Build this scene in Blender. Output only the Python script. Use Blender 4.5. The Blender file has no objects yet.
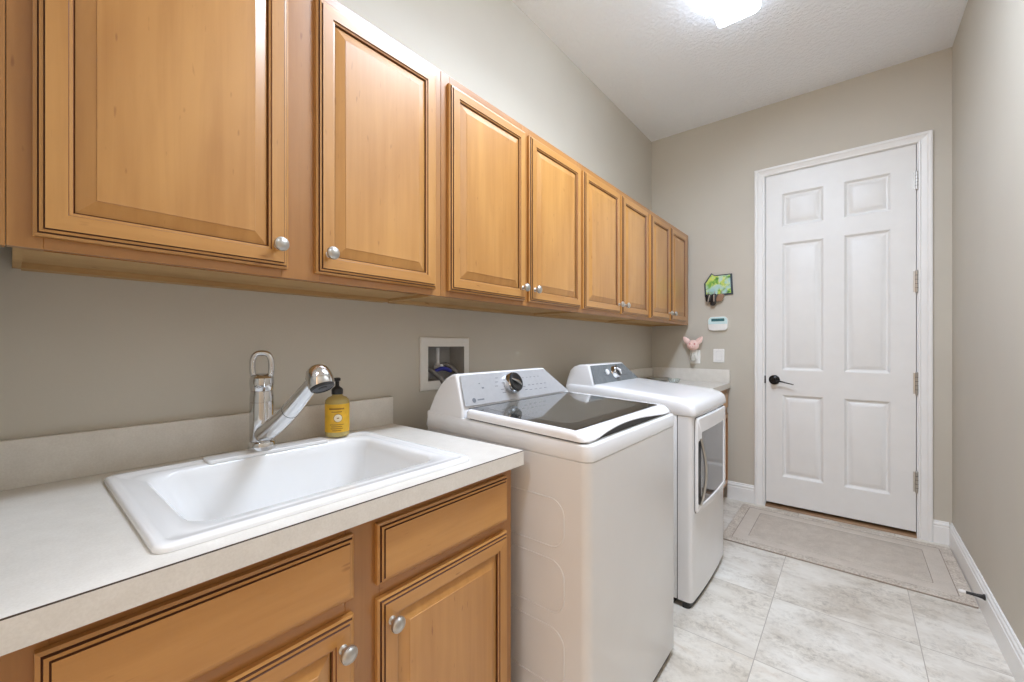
import bpy, bmesh, math, random
from mathutils import Vector, Matrix
random.seed(7)
SC = bpy.context.scene
COL = SC.collection
PI = math.pi

# ------------------------------------------------------------------ camera, world, exposure
CX, CZ = 1.3418, 1.19
FPX, YAW, V0 = 412.48, 0.6879, 344.66
cam_d = bpy.data.cameras.new('camera')
cam = bpy.data.objects.new('camera', cam_d)
COL.objects.link(cam)
cam.location = (CX, 0, CZ)
cam.rotation_euler = (PI / 2, 0, YAW)
cam_d.sensor_fit = 'HORIZONTAL'
cam_d.sensor_width = 36.0
cam_d.lens = FPX / 1024 * 36.0
cam_d.shift_y = (V0 - 341.0) / 1024
cam_d.clip_start = 0.02
SC.camera = cam

world = bpy.data.worlds.new('world')
SC.world = world
world.use_nodes = True
bg = world.node_tree.nodes['Background']
bg.inputs[0].default_value = (1.0, 0.70, 0.44, 1)
bg.inputs[1].default_value = 1.6

LAMP_STRENGTH = 14.5
def ceiling_fill(name, x, y, sx, sy, energy, color):
    d = bpy.data.lights.new(name, 'AREA')
    d.shape = 'RECTANGLE'; d.size = sx; d.size_y = sy; d.energy = energy; d.color = color
    o = bpy.data.objects.new(name, d)
    COL.objects.link(o)
    o.location = (x, y, 2.93)
COOL = (0.84, 0.97, 1.17)
ceiling_fill('flash_bounce_fill', 1.12, 1.35, 0.18, 0.7, 35, COOL)     # added light in place of flash bounced off the ceiling, out of view
ceiling_fill('rear_fill', 1.10, -0.95, 0.25, 1.0, 17, COOL)    # added unseen fill behind the camera, brightens counter and lower cabinets

vs = SC.view_settings
vs.view_transform = 'Standard'
try:
    vs.look = 'None'
except Exception:
    pass
vs.gamma = 1.0
vs.use_curve_mapping = False
vs.exposure = 0.10
SC.cycles.max_bounces = 10
SC.cycles.diffuse_bounces = 6

# ------------------------------------------------------------------ materials
def s2l(c):
    return tuple(((v / 255) / 12.92 if v / 255 <= 0.04045 else ((v / 255 + 0.055) / 1.055) ** 2.4) for v in c)

def new_mat(name):
    m = bpy.data.materials.new(name)
    m.use_nodes = True
    return m, m.node_tree, m.node_tree.nodes['Principled BSDF']

def link(nt, a, b):
    nt.links.new(a, b)

def coords(nt, scale=(1, 1, 1), kind='Object', jitter=False):
    tc = nt.nodes.new('ShaderNodeTexCoord')
    mp = nt.nodes.new('ShaderNodeMapping')
    mp.inputs['Scale'].default_value = scale
    if jitter:
        oi = nt.nodes.new('ShaderNodeObjectInfo')
        mul = nt.nodes.new('ShaderNodeMath'); mul.operation = 'MULTIPLY'; mul.inputs[1].default_value = 37.0
        cb = nt.nodes.new('ShaderNodeCombineXYZ')
        link(nt, oi.outputs['Random'], mul.inputs[0])
        for k in range(3):
            link(nt, mul.outputs[0], cb.inputs[k])
        link(nt, cb.outputs[0], mp.inputs['Location'])
    link(nt, tc.outputs[kind], mp.inputs['Vector'])
    return mp.outputs[0]

def noise(nt, vec, scale, detail=4, rough=0.55, dist=0.0):
    n = nt.nodes.new('ShaderNodeTexNoise')
    n.inputs['Scale'].default_value = scale
    n.inputs['Detail'].default_value = detail
    n.inputs['Roughness'].default_value = rough
    n.inputs['Distortion'].default_value = dist
    link(nt, vec, n.inputs['Vector'])
    return n.outputs['Fac']

def ramp(nt, fac, stops):
    r = nt.nodes.new('ShaderNodeValToRGB')
    el = r.color_ramp.elements
    while len(el) < len(stops):
        el.new(0.5)
    for e, (p, c) in zip(el, stops):
        e.position = p
        e.color = (*s2l(c), 1)
    link(nt, fac, r.inputs[0])
    return r.outputs[0]

def mix(nt, fac, a, b, mode='MIX'):
    m = nt.nodes.new('ShaderNodeMix')
    m.data_type = 'RGBA'
    m.blend_type = mode
    if isinstance(fac, float):
        m.inputs[0].default_value = fac
    else:
        link(nt, fac, m.inputs[0])
    for s, i in ((a, 6), (b, 7)):
        if isinstance(s, tuple):
            m.inputs[i].default_value = (*s2l(s), 1)
        else:
            link(nt, s, m.inputs[i])
    return m.outputs[2]

def bump(nt, bs, h, strength=0.2, dist=0.002):
    b = nt.nodes.new('ShaderNodeBump')
    b.inputs['Strength'].default_value = strength
    b.inputs['Distance'].default_value = dist
    link(nt, h, b.inputs['Height'])
    link(nt, b.outputs[0], bs.inputs['Normal'])

def plain(name, c, rough=0.5, metal=0.0, var=0.04, scale=30, bstr=0.0, bdist=0.001, coat=0.0, spec=0.5):
    m, nt, bs = new_mat(name)
    v = coords(nt)
    n = noise(nt, v, scale, 3)
    lo = tuple(max(0, x * (1 - var)) for x in c)
    hi = tuple(min(255, x * (1 + var)) for x in c)
    link(nt, ramp(nt, n, [(0.3, lo), (0.7, hi)]), bs.inputs['Base Color'])
    bs.inputs['Roughness'].default_value = rough
    bs.inputs['Metallic'].default_value = metal
    bs.inputs['Specular IOR Level'].default_value = spec
    bs.inputs['Coat Weight'].default_value = coat
    bs.inputs['Coat Roughness'].default_value = 0.08
    if bstr:
        bump(nt, bs, n, bstr, bdist)
    return m

def wood(name, grain, light=(201, 147, 80), dark=(172, 117, 54), rough=0.36):
    m, nt, bs = new_mat(name)
    sc = [34, 34, 34]
    sc['xyz'.index(grain)] = 2.0
    v = coords(nt, tuple(sc), jitter=True)
    g = noise(nt, v, 1.0, 5, 0.6, 0.4)
    sc2 = [5, 5, 5]
    sc2['xyz'.index(grain)] = 1.6
    v2 = coords(nt, tuple(sc2), jitter=True)
    big = noise(nt, v2, 1.0, 3, 0.5, 0.8)
    c1 = ramp(nt, g, [(0.32, dark), (0.62, light)])
    c2 = ramp(nt, big, [(0.3, dark), (0.7, light)])
    c = mix(nt, 0.62, c1, c2)
    sp = [90, 90, 90]
    sp['xyz'.index(grain)] = 22
    vo = noise(nt, coords(nt, tuple(sp), jitter=True), 1.0, 1, 0.5)
    fl = ramp(nt, vo, [(0.72, (255, 255, 255)), (0.80, (190, 165, 140))])
    c = mix(nt, 0.6, c, fl, 'MULTIPLY')
    link(nt, c, bs.inputs['Base Color'])
    bs.inputs['Roughness'].default_value = rough
    bs.inputs['Coat Weight'].default_value = 0.55 if rough < 0.45 else 0.0
    bs.inputs['Coat Roughness'].default_value = 0.22
    bump(nt, bs, g, 0.05, 0.0006)
    return m

def wall_paint(name, c):
    m, nt, bs = new_mat(name)
    v = coords(nt)
    n = noise(nt, v, 3.0, 2)
    link(nt, ramp(nt, n, [(0.3, tuple(x * 0.985 for x in c)), (0.7, c)]), bs.inputs['Base Color'])
    bs.inputs['Roughness'].default_value = 0.55
    bump(nt, bs, noise(nt, v, 140, 3), 0.12, 0.002)
    return m

M = {}
M['wall'] = wall_paint('beige_wall_paint', (198, 192, 179))
def ceiling_mat():
    m, nt, bs = new_mat('knockdown_ceiling')
    v = coords(nt)
    h = noise(nt, v, 45, 4, 0.6)
    r = ramp(nt, h, [(0.42, (0, 0, 0)), (0.60, (255, 255, 255))])
    bs.inputs['Base Color'].default_value = (*s2l((243, 246, 250)), 1)
    bs.inputs['Roughness'].default_value = 0.8
    bump(nt, bs, r, 0.6, 0.004)
    return m
M['ceiling'] = ceiling_mat()

def tile_mat():
    m, nt, bs = new_mat('travertine_floor_tile')
    tc = nt.nodes.new('ShaderNodeTexCoord')
    sep = nt.nodes.new('ShaderNodeSeparateXYZ')
    link(nt, tc.outputs['Object'], sep.inputs[0])
    def math_(op, a, b=None):
        n = nt.nodes.new('ShaderNodeMath'); n.operation = op
        for i, s in ((0, a), (1, b)):
            if s is None:
                continue
            if isinstance(s, (int, float)):
                n.inputs[i].default_value = s
            else:
                link(nt, s, n.inputs[i])
        return n.outputs[0]
    P_ = 0.4955
    ids, ds = [], []
    for ax, o in ((0, 1.0585), (1, 1.787)):
        t = math_('DIVIDE', math_('SUBTRACT', sep.outputs[ax], o), P_)
        fr = math_('SUBTRACT', t, math_('FLOOR', t))
        ids.append(math_('FLOOR', t))
        ds.append(math_('MINIMUM', fr, math_('SUBTRACT', 1.0, fr)))
    d = math_('MINIMUM', ds[0], ds[1])
    grout = math_('LESS_THAN', d, 0.0032)
    cmb = nt.nodes.new('ShaderNodeCombineXYZ')
    link(nt, ids[0], cmb.inputs[0]); link(nt, ids[1], cmb.inputs[1])
    wn = nt.nodes.new('ShaderNodeTexWhiteNoise'); wn.noise_dimensions = '3D'
    link(nt, cmb.outputs[0], wn.inputs['Vector'])
    off = nt.nodes.new('ShaderNodeVectorMath'); off.operation = 'MULTIPLY_ADD'
    link(nt, wn.outputs['Color'], off.inputs[0])
    off.inputs[1].default_value = (9, 9, 9)
    link(nt, tc.outputs['Object'], off.inputs[2])
    vec = off.outputs[0]
    mp = nt.nodes.new('ShaderNodeMapping'); mp.inputs['Scale'].default_value = (2.0, 3.4, 1)
    link(nt, vec, mp.inputs[0])
    big = noise(nt, mp.outputs[0], 1.5, 7, 0.66, 0.4)
    fine = noise(nt, vec, 48, 6, 0.75, 0.5)
    mask = noise(nt, mp.outputs[0], 2.6, 5, 0.62, 0.2)
    c = ramp(nt, big, [(0.30, (198, 190, 178)), (0.45, (222, 218, 210)), (0.60, (236, 234, 228)), (0.78, (214, 203, 188))])
    vein = ramp(nt, fine, [(0.36, (150, 142, 132)), (0.50, (226, 221, 214)), (0.64, (255, 254, 252))])
    c = mix(nt, ramp(nt, mask, [(0.40, (30, 30, 30)), (0.62, (215, 215, 215))]), c, mix(nt, 0.85, c, vein, 'MULTIPLY'))
    tint = ramp(nt, wn.outputs['Value'], [(0, (238, 232, 224)), (1, (255, 255, 255))])
    c = mix(nt, 0.7, c, tint, 'MULTIPLY')
    c = mix(nt, grout, c, (172, 164, 153))
    link(nt, c, bs.inputs['Base Color'])
    bs.inputs['Roughness'].default_value = 0.38
    bump(nt, bs, math_('SUBTRACT', math_('MULTIPLY', fine, 0.25), grout), 0.25, 0.0015)
    return m
M['tile'] = tile_mat()

M['wood_v'] = wood('maple_vertical_grain', 'z')
M['wood_h'] = wood('maple_horizontal_grain', 'y')
M['wood_under'] = wood('unfinished_maple_underside', 'y', (196, 160, 108), (172, 134, 84), 0.6)
M['frame_v'] = wood('maple_face_frame_vertical', 'z', (182, 128, 68), (154, 102, 48))
M['frame_h'] = wood('maple_face_frame_horizontal', 'y', (182, 128, 68), (154, 102, 48))
M['glaze'] = plain('dark_brown_glaze', (86, 50, 28), 0.45)
M['glaze_light'] = plain('brown_glaze', (124, 78, 44), 0.45)
M['nickel'] = plain('brushed_nickel', (196, 194, 189), 0.36, 1.0, 0.02)
M['chrome'] = plain('polished_chrome', (214, 214, 214), 0.07, 1.0, 0.01)
M['white_trim'] = plain('white_trim_paint', (236, 236, 234), 0.35, var=0.008, scale=8)
M['door_paint'] = plain('white_door_paint', (230, 230, 228), 0.4, var=0.008, scale=8)
M['appliance'] = plain('white_appliance_enamel', (236, 236, 237), 0.22, var=0.006, scale=6, coat=0.3)
M['appliance_body'] = plain('white_appliance_cabinet', (226, 225, 224), 0.3, var=0.006, scale=6, coat=0.2)
M['seam'] = plain('dark_seam', (50, 48, 46), 0.6)
M['black'] = plain('black_plastic', (26, 26, 27), 0.35)
M['lid_glass'] = plain('smoked_lid_glass', (50, 50, 48), 0.04, var=0.02, coat=0.6)
M['lid_glass_inner'] = plain('clear_smoked_lid_glass', (92, 91, 86), 0.04, var=0.03, coat=0.6)
M['panel_silver'] = plain('silver_console_panel', (190, 191, 194), 0.3, 0.25, 0.015, 60)
M['panel_grey'] = plain('slate_console_panel', (118, 124, 128), 0.25, 0.25, 0.06, 50)
M['window_dark'] = plain('dryer_door_window', (88, 90, 94), 0.06, 0.2, 0.03, coat=0.5)
M['print_grey'] = plain('grey_print', (120, 124, 132), 0.5)
M['sink'] = plain('white_cast_acrylic', (240, 240, 239), 0.16, var=0.005, scale=6, coat=0.4)
M['orb'] = plain('oil_rubbed_bronze', (30, 27, 25), 0.3, 0.6)
M['rubber_white'] = plain('white_rubber', (232, 230, 226), 0.5)
M['plate_white'] = plain('white_wall_plate', (238, 237, 233), 0.35, var=0.01)
M['plate_teal'] = plain('pale_aqua_plastic', (206, 232, 232), 0.35, var=0.01)
M['lcd'] = plain('dark_teal_display', (60, 108, 114), 0.2)
M['pink'] = plain('pink_plastic', (244, 208, 198), 0.4, var=0.04)
M['pink_dark'] = plain('rose_detail', (222, 150, 142), 0.4)
M['frost'] = plain('cloudy_oil_bottle', (196, 192, 182), 0.2, var=0.03)
M['box_white'] = plain('white_box_plastic', (226, 224, 218), 0.4, var=0.01)
M['box_inside'] = plain('outlet_box_inside', (170, 167, 162), 0.5, var=0.03)
M['hose'] = plain('grey_braided_hose', (120, 118, 116), 0.45, 0.3, 0.15, 120)
M['blue'] = plain('blue_valve_handle', (58, 64, 160), 0.4)
M['pipe'] = plain('grey_pvc_pipe', (214, 214, 214), 0.4)
M['leather'] = plain('brown_leather', (150, 118, 92), 0.6)
M['threshold'] = wood('brown_threshold_wood', 'x', (164, 130, 96), (128, 98, 70), 0.5)
M['void'] = plain('painted_gap_dark', (16, 15, 14), 0.9)
M['label_yellow'] = plain('yellow_label', (226, 176, 44), 0.45, var=0.05, scale=40)
M['label_cream'] = plain('cream_emblem', (240, 226, 196), 0.5)
M['label_ink'] = plain('olive_ink', (150, 104, 30), 0.5)

def soap_mat():
    m, nt, bs = new_mat('translucent_soap')
    v = coords(nt)
    link(nt, ramp(nt, noise(nt, v, 12, 2), [(0.3, (214, 192, 120)), (0.7, (222, 204, 140))]), bs.inputs['Base Color'])
    bs.inputs['Roughness'].default_value = 0.15
    bs.inputs['Transmission Weight'].default_value = 0.35
    bs.inputs['IOR'].default_value = 1.35
    return m
M['soap'] = soap_mat()

def laminate(name, a, b):
    m, nt, bs = new_mat(name)
    v = coords(nt)
    f1 = noise(nt, v, 260, 3, 0.6)
    f2 = noise(nt, v, 24, 4, 0.6)
    c1 = ramp(nt, f1, [(0.35, a), (0.65, b)])
    c2 = ramp(nt, f2, [(0.35, a), (0.65, b)])
    link(nt, mix(nt, 0.5, c1, c2), bs.inputs['Base Color'])
    bs.inputs['Roughness'].default_value = 0.32
    return m
M['laminate'] = laminate('speckled_cream_laminate', (214, 209, 200), (227, 223, 215))
M['lam_edge'] = plain('laminate_seam', (70, 56, 44), 0.5)

def carpet(name, a, b, scale):
    m, nt, bs = new_mat(name)
    v = coords(nt)
    f1 = noise(nt, v, scale, 3, 0.65)
    f2 = noise(nt, v, 14, 4, 0.6)
    c = mix(nt, 0.35, ramp(nt, f1, [(0.35, a), (0.65, b)]), ramp(nt, f2, [(0.35, a), (0.65, b)]))
    link(nt, c, bs.inputs['Base Color'])
    bs.inputs['Roughness'].default_value = 0.95
    bs.inputs['Specular IOR Level'].default_value = 0.1
    bump(nt, bs, f1, 0.7, 0.004)
    return m
M['rug_border'] = carpet('rug_outer_loop_pile', (164, 151, 138), (226, 218, 206), 95)
M['rug_band'] = carpet('rug_flat_band', (196, 186, 174), (214, 205, 194), 300)
M['rug_field'] = carpet('rug_field_pile', (180, 169, 157), (212, 203, 191), 230)
M['rug_edge'] = plain('rug_edge', (150, 137, 124), 0.9)

def painted_tile():
    m, nt, bs = new_mat('painted_garden_scene')
    v = coords(nt)
    n1 = noise(nt, v, 26, 3, 0.6, 0.6)
    n2 = noise(nt, v, 14, 2, 0.5, 0.3)
    c1 = ramp(nt, n1, [(0.32, (72, 128, 62)), (0.44, (132, 190, 84)), (0.54, (214, 222, 110)), (0.66, (160, 205, 120))])
    c2 = ramp(nt, n2, [(0.45, (255, 255, 255)), (0.56, (176, 214, 226))])
    c = mix(nt, ramp(nt, n2, [(0.47, (0, 0, 0)), (0.58, (230, 230, 230))]), c1, c2)
    link(nt, c, bs.inputs['Base Color'])
    bs.inputs['Roughness'].default_value = 0.35
    return m
M['painted'] = painted_tile()
M['slate_frame'] = plain('dark_slate_frame', (58, 68, 78), 0.5)

def lamp_mat(name, strength):
    m, nt, bs = new_mat(name)
    bs.inputs['Base Color'].default_value = (0.9, 0.9, 0.9, 1)
    bs.inputs['Emission Color'].default_value = (0.84, 0.97, 1.17, 1)
    bs.inputs['Emission Strength'].default_value = strength
    return m
M['lamp'] = lamp_mat('lit_diffuser', LAMP_STRENGTH)
M['lamp_side'] = lamp_mat('dim_diffuser_side', LAMP_STRENGTH * 0.42)
M['lamp_metal'] = plain('white_lamp_housing', (230, 230, 230), 0.5)
M['dish_metal'] = plain('dull_silver_dish', (190, 186, 176), 0.35, 0.6, 0.05)
def glass_mat():
    m, nt, bs = new_mat('clear_glass')
    v = coords(nt)
    link(nt, ramp(nt, noise(nt, v, 10, 1), [(0.3, (236, 242, 240)), (0.7, (246, 250, 249))]), bs.inputs['Base Color'])
    bs.inputs['Roughness'].default_value = 0.03
    bs.inputs['Transmission Weight'].default_value = 0.9
    return m
M['glass'] = glass_mat()

# ------------------------------------------------------------------ mesh helpers
class MB:
    """collects shapes (world coordinates) and links them as ONE mesh object"""
    def __init__(s):
        s.v, s.f, s.m, s.mats = [], [], [], []
    def mi(s, m):
        m = M[m] if isinstance(m, str) else m
        if m not in s.mats:
            s.mats.append(m)
        return s.mats.index(m)
    def add(s, vs, fs, m):
        b = len(s.v)
        s.v += [Vector(p) for p in vs]
        k = s.mi(m)
        for f in fs:
            s.f.append([b + i for i in f]); s.m.append(k)
        return s
    def box(s, x0, x1, y0, y1, z0, z1, m):
        vs = [(x, y, z) for z in (z0, z1) for y in (y0, y1) for x in (x0, x1)]
        fs = [(0, 2, 3, 1), (4, 5, 7, 6), (0, 1, 5, 4), (2, 6, 7, 3), (0, 4, 6, 2), (1, 3, 7, 5)]
        return s.add(vs, fs, m)
    def loft(s, rings, m, cap0=True, cap1=True, mats=None):
        n = len(rings[0])
        vs = [p for r in rings for p in r]
        b = len(s.v)
        s.v += [Vector(p) for p in vs]
        for i in range(len(rings) - 1):
            k = s.mi(mats[i] if mats else m)
            for j in range(n):
                a, c = i * n + j, i * n + (j + 1) % n
                s.f.append([b + a, b + c, b + c + n, b + a + n]); s.m.append(k)
        if cap0:
            s.f.append([b + j for j in range(n)][::-1]); s.m.append(s.mi(mats[0] if mats else m))
        if cap1:
            s.f.append([b + (len(rings) - 1) * n + j for j in range(n)]); s.m.append(s.mi(mats[-1] if mats else m))
        return s
    def prism(s, poly, axis, a0, a1, m):
        """poly in the two other axes (in xyz order), extruded along axis"""
        def P(p, a):
            q = list(p); q.insert('xyz'.index(axis), a); return tuple(q)
        return s.loft([[P(p, a0) for p in poly], [P(p, a1) for p in poly]], m)
    def tube(s, pts, rad, m, n=12, caps=True, flat=1.0, flat_axis=None):
        pts = [Vector(p) for p in pts]
        if not isinstance(rad, (list, tuple)):
            rad = [rad] * len(pts)
        rings = []
        up = None
        for i, p in enumerate(pts):
            d = (pts[min(i + 1, len(pts) - 1)] - pts[max(i - 1, 0)]).normalized()
            if up is None:
                up = Vector((0, 0, 1)) if abs(d.z) < 0.9 else Vector((0, 1, 0))
            a = d.cross(up).normalized()
            b = a.cross(d).normalized()
            up = b
            rings.append([p + a * math.cos(2 * PI * k / n) * rad[i] + b * math.sin(2 * PI * k / n) * rad[i] * flat for k in range(n)])
        return s.loft(rings, m, caps, caps)
    def loop_tube(s, pts, r, m, n=8):
        pts = [Vector(p) for p in pts]
        N = len(pts)
        cen = sum(pts, Vector()) / N
        nor = (pts[0] - cen).cross(pts[N // 4] - cen).normalized()
        rings = []
        for i, p in enumerate(pts):
            d = (pts[(i + 1) % N] - pts[i - 1]).normalized()
            a = d.cross(nor).normalized()
            rings.append([p + a * math.cos(2 * PI * k / n) * r + nor * math.sin(2 * PI * k / n) * r for k in range(n)])
        rings.append(rings[0])
        return s.loft(rings, m, False, False)
    def lathe(s, base, axis, prof, m, n=24, mats=None):
        """prof: (radius, height along axis)"""
        base, ax = Vector(base), Vector(axis).normalized()
        t = Vector((0, 0, 1)) if abs(ax.z) < 0.9 else Vector((1, 0, 0))
        a = ax.cross(t).normalized(); b = ax.cross(a).normalized()
        rings = [[base + ax * h + (a * math.cos(2 * PI * k / n) + b * math.sin(2 * PI * k / n)) * max(r, 1e-5) for k in range(n)] for r, h in prof]
        return s.loft(rings, m, True, True, mats)
    def ell(s, c, r, m, nu=16, nv=10):
        rings = []
        for i in range(nv + 1):
            t = PI * i / nv
            q = max(math.sin(t), 1e-4)
            rings.append([(c[0] + r[0] * q * math.cos(2 * PI * k / nu), c[1] + r[1] * q * math.sin(2 * PI * k / nu), c[2] - r[2] * math.cos(t)) for k in range(nu)])
        return s.loft(rings, m)
    def build(s, name, parent=None, bevel=0.0, seg=2, angle=35, smooth=True, bangle=30):
        org = Vector(parent['_org']) if parent is not None else Vector((0, 0, 0))
        me = bpy.data.meshes.new(name)
        me.from_pydata([tuple(p - org) for p in s.v], [], s.f)
        for m in s.mats:
            me.materials.append(m)
        me.polygons.foreach_set('material_index', s.m)
        bm = bmesh.new(); bm.from_mesh(me)
        bmesh.ops.remove_doubles(bm, verts=bm.verts, dist=1e-5)
        bmesh.ops.recalc_face_normals(bm, faces=bm.faces)
        if bevel:
            es = [e for e in bm.edges if len(e.link_faces) == 2 and e.calc_face_angle(0) > math.radians(bangle)]
            bmesh.ops.bevel(bm, geom=es, offset=bevel, segments=seg, profile=0.5, affect='EDGES', clamp_overlap=True)
        bm.to_mesh(me); bm.free()
        if smooth:
            me.polygons.foreach_set('use_smooth', [True] * len(me.polygons))
            me.set_sharp_from_angle(angle=math.radians(angle))
        o = bpy.data.objects.new(name, me)
        COL.objects.link(o)
        if parent is not None:
            o.parent = parent
            o['_org'] = tuple(org)
        else:
            o['_org'] = (0, 0, 0)
        return o

def tag(o, label=None, cat=None, group=None, kind=None):
    if label: o['label'] = label
    if cat: o['category'] = cat
    if group: o['group'] = group
    if kind: o['kind'] = kind
    return o

def thing(name, loc, label=None, cat=None, group=None, kind=None):
    o = bpy.data.objects.new(name, None)
    COL.objects.link(o)
    o.location = loc
    o.empty_display_size = 0.05
    o['_org'] = tuple(loc)
    return tag(o, label, cat, group, kind)

def rrect(a0, a1, b0, b1, r, n=6):
    """rounded rectangle in 2D, counter-clockwise"""
    pts = []
    for (cx, cy, t0) in ((a1 - r, b1 - r, 0), (a0 + r, b1 - r, PI / 2), (a0 + r, b0 + r, PI), (a1 - r, b0 + r, 1.5 * PI)):
        for k in range(n + 1):
            t = t0 + PI / 2 * k / n
            pts.append((cx + r * math.cos(t), cy + r * math.sin(t)))
    return pts

def ring_profile(mb, rect, prof, P, mat_v, mat_h, special=None, centre=True, cmat=None):
    """mitred rings of a rectangle (a0,a1,b0,b1): prof = [(inset, height, material or None)]; P maps (a,b,h) to a point"""
    a0, a1, b0, b1 = rect
    rings = []
    for ins, h, _ in prof:
        rings.append([P(a0 + ins, b0 + ins, h), P(a1 - ins, b0 + ins, h), P(a1 - ins, b1 - ins, h), P(a0 + ins, b1 - ins, h)])
    for i in range(len(rings) - 1):
        sp = prof[i + 1][2]
        for j in range(4):
            m = sp or (mat_h if j in (0, 2) else mat_v)
            q = [rings[i][j], rings[i][(j + 1) % 4], rings[i + 1][(j + 1) % 4], rings[i + 1][j]]
            mb.add(q, [(0, 1, 2, 3)], m)
    if centre:
        mb.add(rings[-1], [(0, 1, 2, 3)], cmat or mat_v)
    return rings

# ------------------------------------------------------------------ the room
D, W, HC = 3.547, 1.8053, 2.9554
YN = -1.7      # where the room opens to the hall behind the camera
def structure(mb, name, parent=None, **k):
    return tag(mb.build(name, parent, **k), kind='structure')

structure(MB().box(-0.1, W + 0.1, YN, D + 0.2, -0.08, 0.0, 'tile'), 'floor')
structure(MB().box(-0.1, W + 0.1, YN, D + 0.1, HC, HC + 0.08, 'ceiling'), 'ceiling')
structure(MB().box(W, W + 0.1, YN, D + 0.1, 0, HC, 'wall'), 'wall_right')
# left wall with the recess of the washer outlet box
OB = (1.075, 1.292, 1.03, 1.192)
w = MB()
w.box(-0.1, 0, YN, OB[0], 0, HC, 'wall').box(-0.1, 0, OB[1], D + 0.1, 0, HC, 'wall')
w.box(-0.1, 0, OB[0], OB[1], 0, OB[2], 'wall').box(-0.1, 0, OB[0], OB[1], OB[3], HC, 'wall')
structure(w, 'wall_left')
# back wall with the door opening
DX0, DX1, DZ0, DZ1 = 0.857, 1.651, 0.038, 2.4234
w = MB()
w.box(0, DX0 - 0.012, D, D + 0.1, 0, HC, 'wall').box(DX1 + 0.012, W, D, D + 0.1, 0, HC, 'wall')
w.box(DX0 - 0.012, DX1 + 0.012, D, D + 0.1, DZ1 + 0.012, HC, 'wall')
w.box(DX0 - 0.1, DX1 + 0.1, D + 0.11, D + 0.14, 0.0, DZ1 + 0.1, 'void')  # dark sheet, paints the unlit space behind the door gap
structure(w, 'wall_back')
structure(MB().box(0, 0.70, -0.26, -0.15, 0, HC, 'wall'), 'wall_near')

def baseboard(name, p0, p1, nrm):
    """profile swept from p0 to p1 along a wall; nrm points into the room"""
    prof = [(0, 0), (0.014, 0), (0.014, 0.098), (0.0105, 0.101), (0.0105, 0.107), (0.013, 0.110), (0.012, 0.117), (0.007, 0.123), (0.007, 0.130), (0.005, 0.133), (0, 0.133)]
    n = Vector(nrm)
    r = [[(Vector(p) + n * a + Vector((0, 0, z))) for a, z in prof] for p in (p0, p1)]
    structure(MB().loft(r, 'white_trim'), name, smooth=False)
baseboard('baseboard_right', (W, YN, 0), (W, D, 0), (-1, 0, 0))
baseboard('baseboard_back', (1.714, D, 0), (W - 0.0135, D, 0), (0, -1, 0))
baseboard('baseboard_back', (0.60, D, 0), (0.787, D, 0), (0, -1, 0))

# door casing
def casing():
    prof = [(0, 0), (0, 0.009), (0.004, 0.013), (0.010, 0.014), (0.014, 0.009), (0.017, 0.009), (0.040, 0.016), (0.046, 0.021), (0.050, 0.022), (0.060, 0.022), (0.066, 0.018), (0.0665, 0)]
    x0, x1, z1 = 0.849, 1.6595, 2.4305
    r = []
    for (x, z, dx, dz) in ((x0, 0, -1, 0), (x0, z1, -1, 1), (x1, z1, 1, 1), (x1, 0, 1, 0)):
        r.append([(x + dx * a * 0.98, D - h, z + dz * a * 0.85) for a, h in prof])
    mb = MB()
    mb.loft(r, 'white_trim')
    # jamb
    mb.box(DX0 - 0.012, DX0 - 0.004, D - 0.002, D + 0.1, 0, DZ1 + 0.012, 'white_trim')
    mb.box(DX1 + 0.004, DX1 + 0.012, D - 0.002, D + 0.1, 0, DZ1 + 0.012, 'white_trim')
    mb.box(DX0 - 0.004, DX1 + 0.004, D - 0.002, D + 0.1, DZ1 + 0.004, DZ1 + 0.012, 'white_trim')
    structure(mb, 'trim_1', smooth=False)
casing()
structure(MB().prism([(D - 0.012, 0), (D - 0.006, 0.012), (D + 0.02, 0.018), (D + 0.1, 0.018), (D + 0.1, 0)], 'x', DX0 - 0.004, DX1 + 0.004, 'threshold'), 'trim_2')

# ------------------------------------------------------------------ six panel door
YD = D - 0.006     # face of the leaf
door = tag(thing('door_1', (DX0, D, 0)), kind='structure')
def door_leaf():
    mb = MB()
    xs = [DX0, 0.957, 1.196, 1.306, 1.537, DX1]
    zs = [DZ0, 0.238, 0.829, 1.006, 1.921, 2.040, 2.280, DZ1]
    P = lambda a, b, h: (a, YD - h, b)
    for i in range(5):
        for j in range(7):
            rect = (xs[i], xs[i + 1], zs[j], zs[j + 1])
            if i in (1, 3) and j in (1, 3, 5):
                prof = [(0, 0, None), (0.005, -0.003, None), (0.013, -0.013, None), (0.018, -0.0145, None), (0.022, -0.0145, None), (0.046, -0.003, None), (0.050, -0.002, None)]
                ring_profile(mb, rect, prof, P, 'door_paint', 'door_paint')
            else:
                mb.add([P(rect[0], rect[2], 0), P(rect[1], rect[2], 0), P(rect[1], rect[3], 0), P(rect[0], rect[3], 0)], [(0, 1, 2, 3)], 'door_paint')
    # back and edges
    y1 = YD + 0.035
    c = [(DX0, DZ0), (DX1, DZ0), (DX1, DZ1), (DX0, DZ1)]
    mb.add([(x, y1, z) for x, z in c], [(0, 1, 2, 3)], 'door_paint')
    for k in range(4):
        (xa, za), (xb, zb) = c[k], c[(k + 1) % 4]
        pa = [x for x in xs] if k in (0, 2) else None
        mb.add([(xa, YD, za), (xb, YD, zb), (xb, y1, zb), (xa, y1, za)], [(0, 1, 2, 3)], 'door_paint')
    mb.build('door_leaf', door, angle=20)
door_leaf()
hx, hz = 0.910, 0.934
h = MB()
h.lathe((hx, YD, hz), (0, -1, 0), [(0.034, 0), (0.035, 0.004), (0.033, 0.009), (0.020, 0.013), (0.013, 0.018), (0.012, 0.050), (0.016, 0.054), (0.017, 0.060), (0.012, 0.066)], 'orb', 28)
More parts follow.
